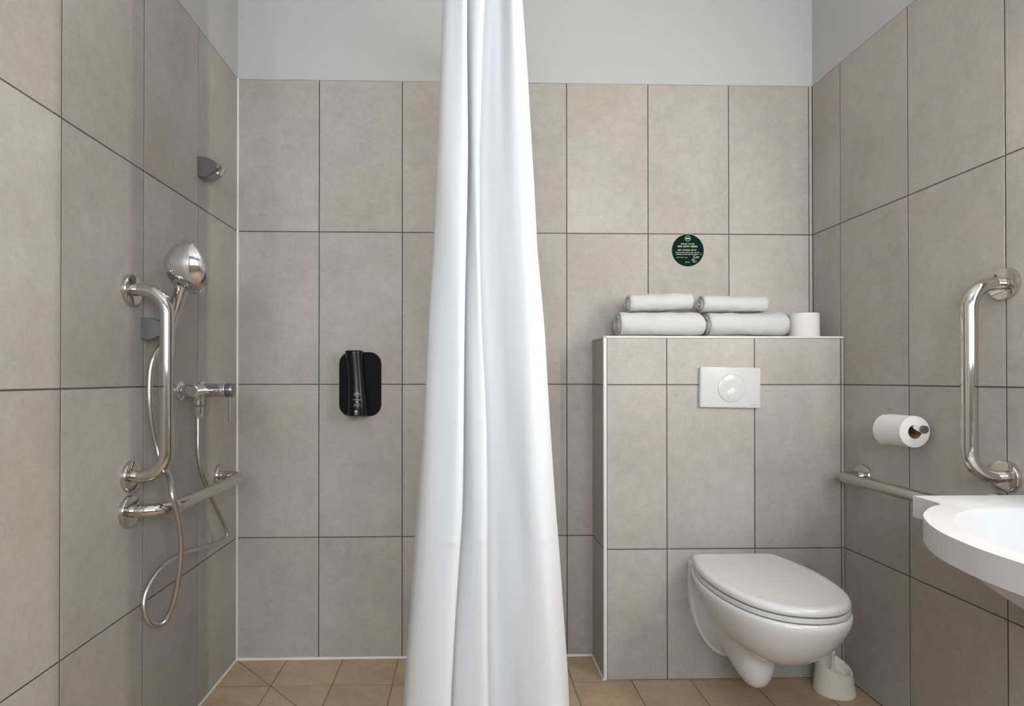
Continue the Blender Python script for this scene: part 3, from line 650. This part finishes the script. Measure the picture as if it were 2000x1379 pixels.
# top ring: match every inner vertex with the outer point in the same direction
def hit(c, dirv, poly):
    best = None
    for i in range(len(poly)):
        a, b = Vector(poly[i]), Vector(poly[(i + 1) % len(poly)]); e = b - a
        den = dirv.x * e.y - dirv.y * e.x
        if abs(den) < 1e-9: continue
        t = ((a.x - c.x) * e.y - (a.y - c.y) * e.x) / den; u = ((a.x - c.x) * dirv.y - (a.y - c.y) * dirv.x) / den
        if t > 0 and -1e-6 <= u <= 1 + 1e-6 and (best is None or t > best): best = t
    return best
ic = [(p.x, p.y) for p in rim_in]
g = G(); bmx = bmesh.new()
ov = [bmx.verts.new((x, y, BZt)) for x, y in outer]; iv = [bmx.verts.new((p.x, p.y, BZt)) for p in rim_in]
for ring_ in (ov, iv):
    for i in range(len(ring_)): bmx.edges.new((ring_[i], ring_[(i + 1) % len(ring_)]))
bmesh.ops.triangle_fill(bmx, use_beauty=True, use_dissolve=False, edges=bmx.edges[:])
bmx.verts.index_update()
vs = [tuple(v.co) for v in bmx.verts]; fs = [tuple(v.index for v in f.verts) for f in bmx.faces]; bmx.free()
no = len(outer); g.add(vs, fs)
base = len(g.v)
edge = [(x, y, BZb) for x, y in outer]
g.v += edge; g.f += [(i, (i + 1) % no, base + (i + 1) % no, base + i) for i in range(no)]
# bowl
prev = [no + i for i in range(NO)]
for dz, s in ((0.002, 0.992), (0.008, 0.978), (0.02, 0.955), (0.045, 0.91), (0.075, 0.83), (0.098, 0.70), (0.110, 0.5), (0.115, 0.25), (0.116, 0.06)):
    st0 = len(g.v); g.v += [tuple((*(IC + (p - IC) * s), BZt - dz)) for p in rim_in]
    cur_ = [st0 + i for i in range(NO)]; g.f += [(prev[i], prev[(i + 1) % NO], cur_[(i + 1) % NO], cur_[i]) for i in range(NO)]; prev = cur_
g.f.append(tuple(prev))
body = build('basin', g, 'mineral', ws, smooth=38)
# underside with the bowl bulging through it
u = G(); ub = bmesh.new(); ov = [ub.verts.new((x, y, BZb)) for x, y in outer]; iv = [ub.verts.new((*(IC + (p - IC) * 1.0), BZb)) for p in rim_in]
for ring_ in (ov, iv):
    for i in range(len(ring_)): ub.edges.new((ring_[i], ring_[(i + 1) % len(ring_)]))
bmesh.ops.triangle_fill(ub, use_beauty=True, use_dissolve=False, edges=ub.edges[:]); ub.verts.index_update()
u.add([tuple(v.co) for v in ub.verts], [tuple(v.index for v in f.verts) for f in ub.faces]); ub.free()
secs = [[tuple((*(IC + (p - IC) * s), z)) for p in rim_in] for z, s in ((BZb, 1.0), (BZb - 0.015, 0.98), (BZb - 0.045, 0.89), (BZb - 0.07, 0.72), (BZb - 0.08, 0.5), (BZb - 0.082, 0.2))]
u.loft(secs, True, False, True)
build('underside', u, 'mineral', ws, smooth=38)
build('drain', G().lathe([(0, 0.032), (0.004, 0.030), (0.005, 0.0)], (2.02, SYC, BZt - 0.116), (0, 0, 1), 28, True, False), 'chrome', ws, smooth=40)
fa = thing('basin_tap', 'chrome single lever tap standing on the washbasin', 'tap', (2.235, SYC, BZt))
build('body', G().lathe([(0, 0.026), (0.004, 0.026), (0.008, 0.022), (0.10, 0.021), (0.104, 0.018)], (2.235, SYC, BZt), (0, 0, 1), 28), 'chrome', fa, smooth=40)
build('spout', G().tube([(2.225, SYC, BZt + 0.06), (2.17, SYC, BZt + 0.078), (2.11, SYC, BZt + 0.082), (2.10, SYC, BZt + 0.07)], [0.014, 0.013, 0.012, 0.011], 18), 'chrome', fa, smooth=50)
build('lever', G().tube([(2.235, SYC, BZt + 0.104), (2.225, SYC, BZt + 0.118), (2.15, SYC, BZt + 0.135)], [0.016, 0.012, 0.006], 16), 'chrome', fa, smooth=50)

# ------------------------------------------------------------------ toilet brush
bc_ = Vector((2.186, -0.282, 0))
tb = thing('toilet_brush', 'cream toilet brush in a slanted holder on the floor behind the toilet', 'toilet brush', bc_)
secs = []; NB = 40
def bsecf(rx, ry, zf): return [(bc_.x + rx * math.cos(2 * PI * k / NB), bc_.y + ry * math.sin(2 * PI * k / NB), zf(rx * math.cos(2 * PI * k / NB), ry * math.sin(2 * PI * k / NB))) for k in range(NB)]
def slant(f, lift=0.0): return lambda x, y: f * (0.094 + 0.36 * y - 0.24 * x) + lift
secs = [bsecf(0.066, 0.060, lambda x, y: 0.0), bsecf(0.068, 0.062, lambda x, y: 0.003), bsecf(0.067, 0.061, lambda x, y: 0.008)]
for f, r in ((0.35, 0.0635), (0.7, 0.0595), (0.95, 0.0565)): secs.append(bsecf(r, r * 0.92, slant(f, 0.004)))
secs += [bsecf(0.0555, 0.0515, slant(1.0, 0.004)), bsecf(0.052, 0.048, slant(1.0, 0.004)), bsecf(0.048, 0.044, slant(0.9, 0.003)), bsecf(0.045, 0.041, slant(0.70, 0.003)), bsecf(0.02, 0.02, slant(0.62, 0.003))]
build('holder', G().loft(secs), 'brushplastic', tb, smooth=45)
hx, hy = bc_.x - 0.006, bc_.y
build('handle', G().lathe([(0, 0.012), (0.012, 0.009), (0.02, 0.0052), (0.065, 0.0052), (0.070, 0.0095), (0.076, 0.0095), (0.080, 0.0060), (0.22, 0.0075), (0.235, 0.010), (0.245, 0.0)], (hx, hy, 0.065), (0.02, 0.0, 1), 18, True, False), 'brushplastic', tb, smooth=45)
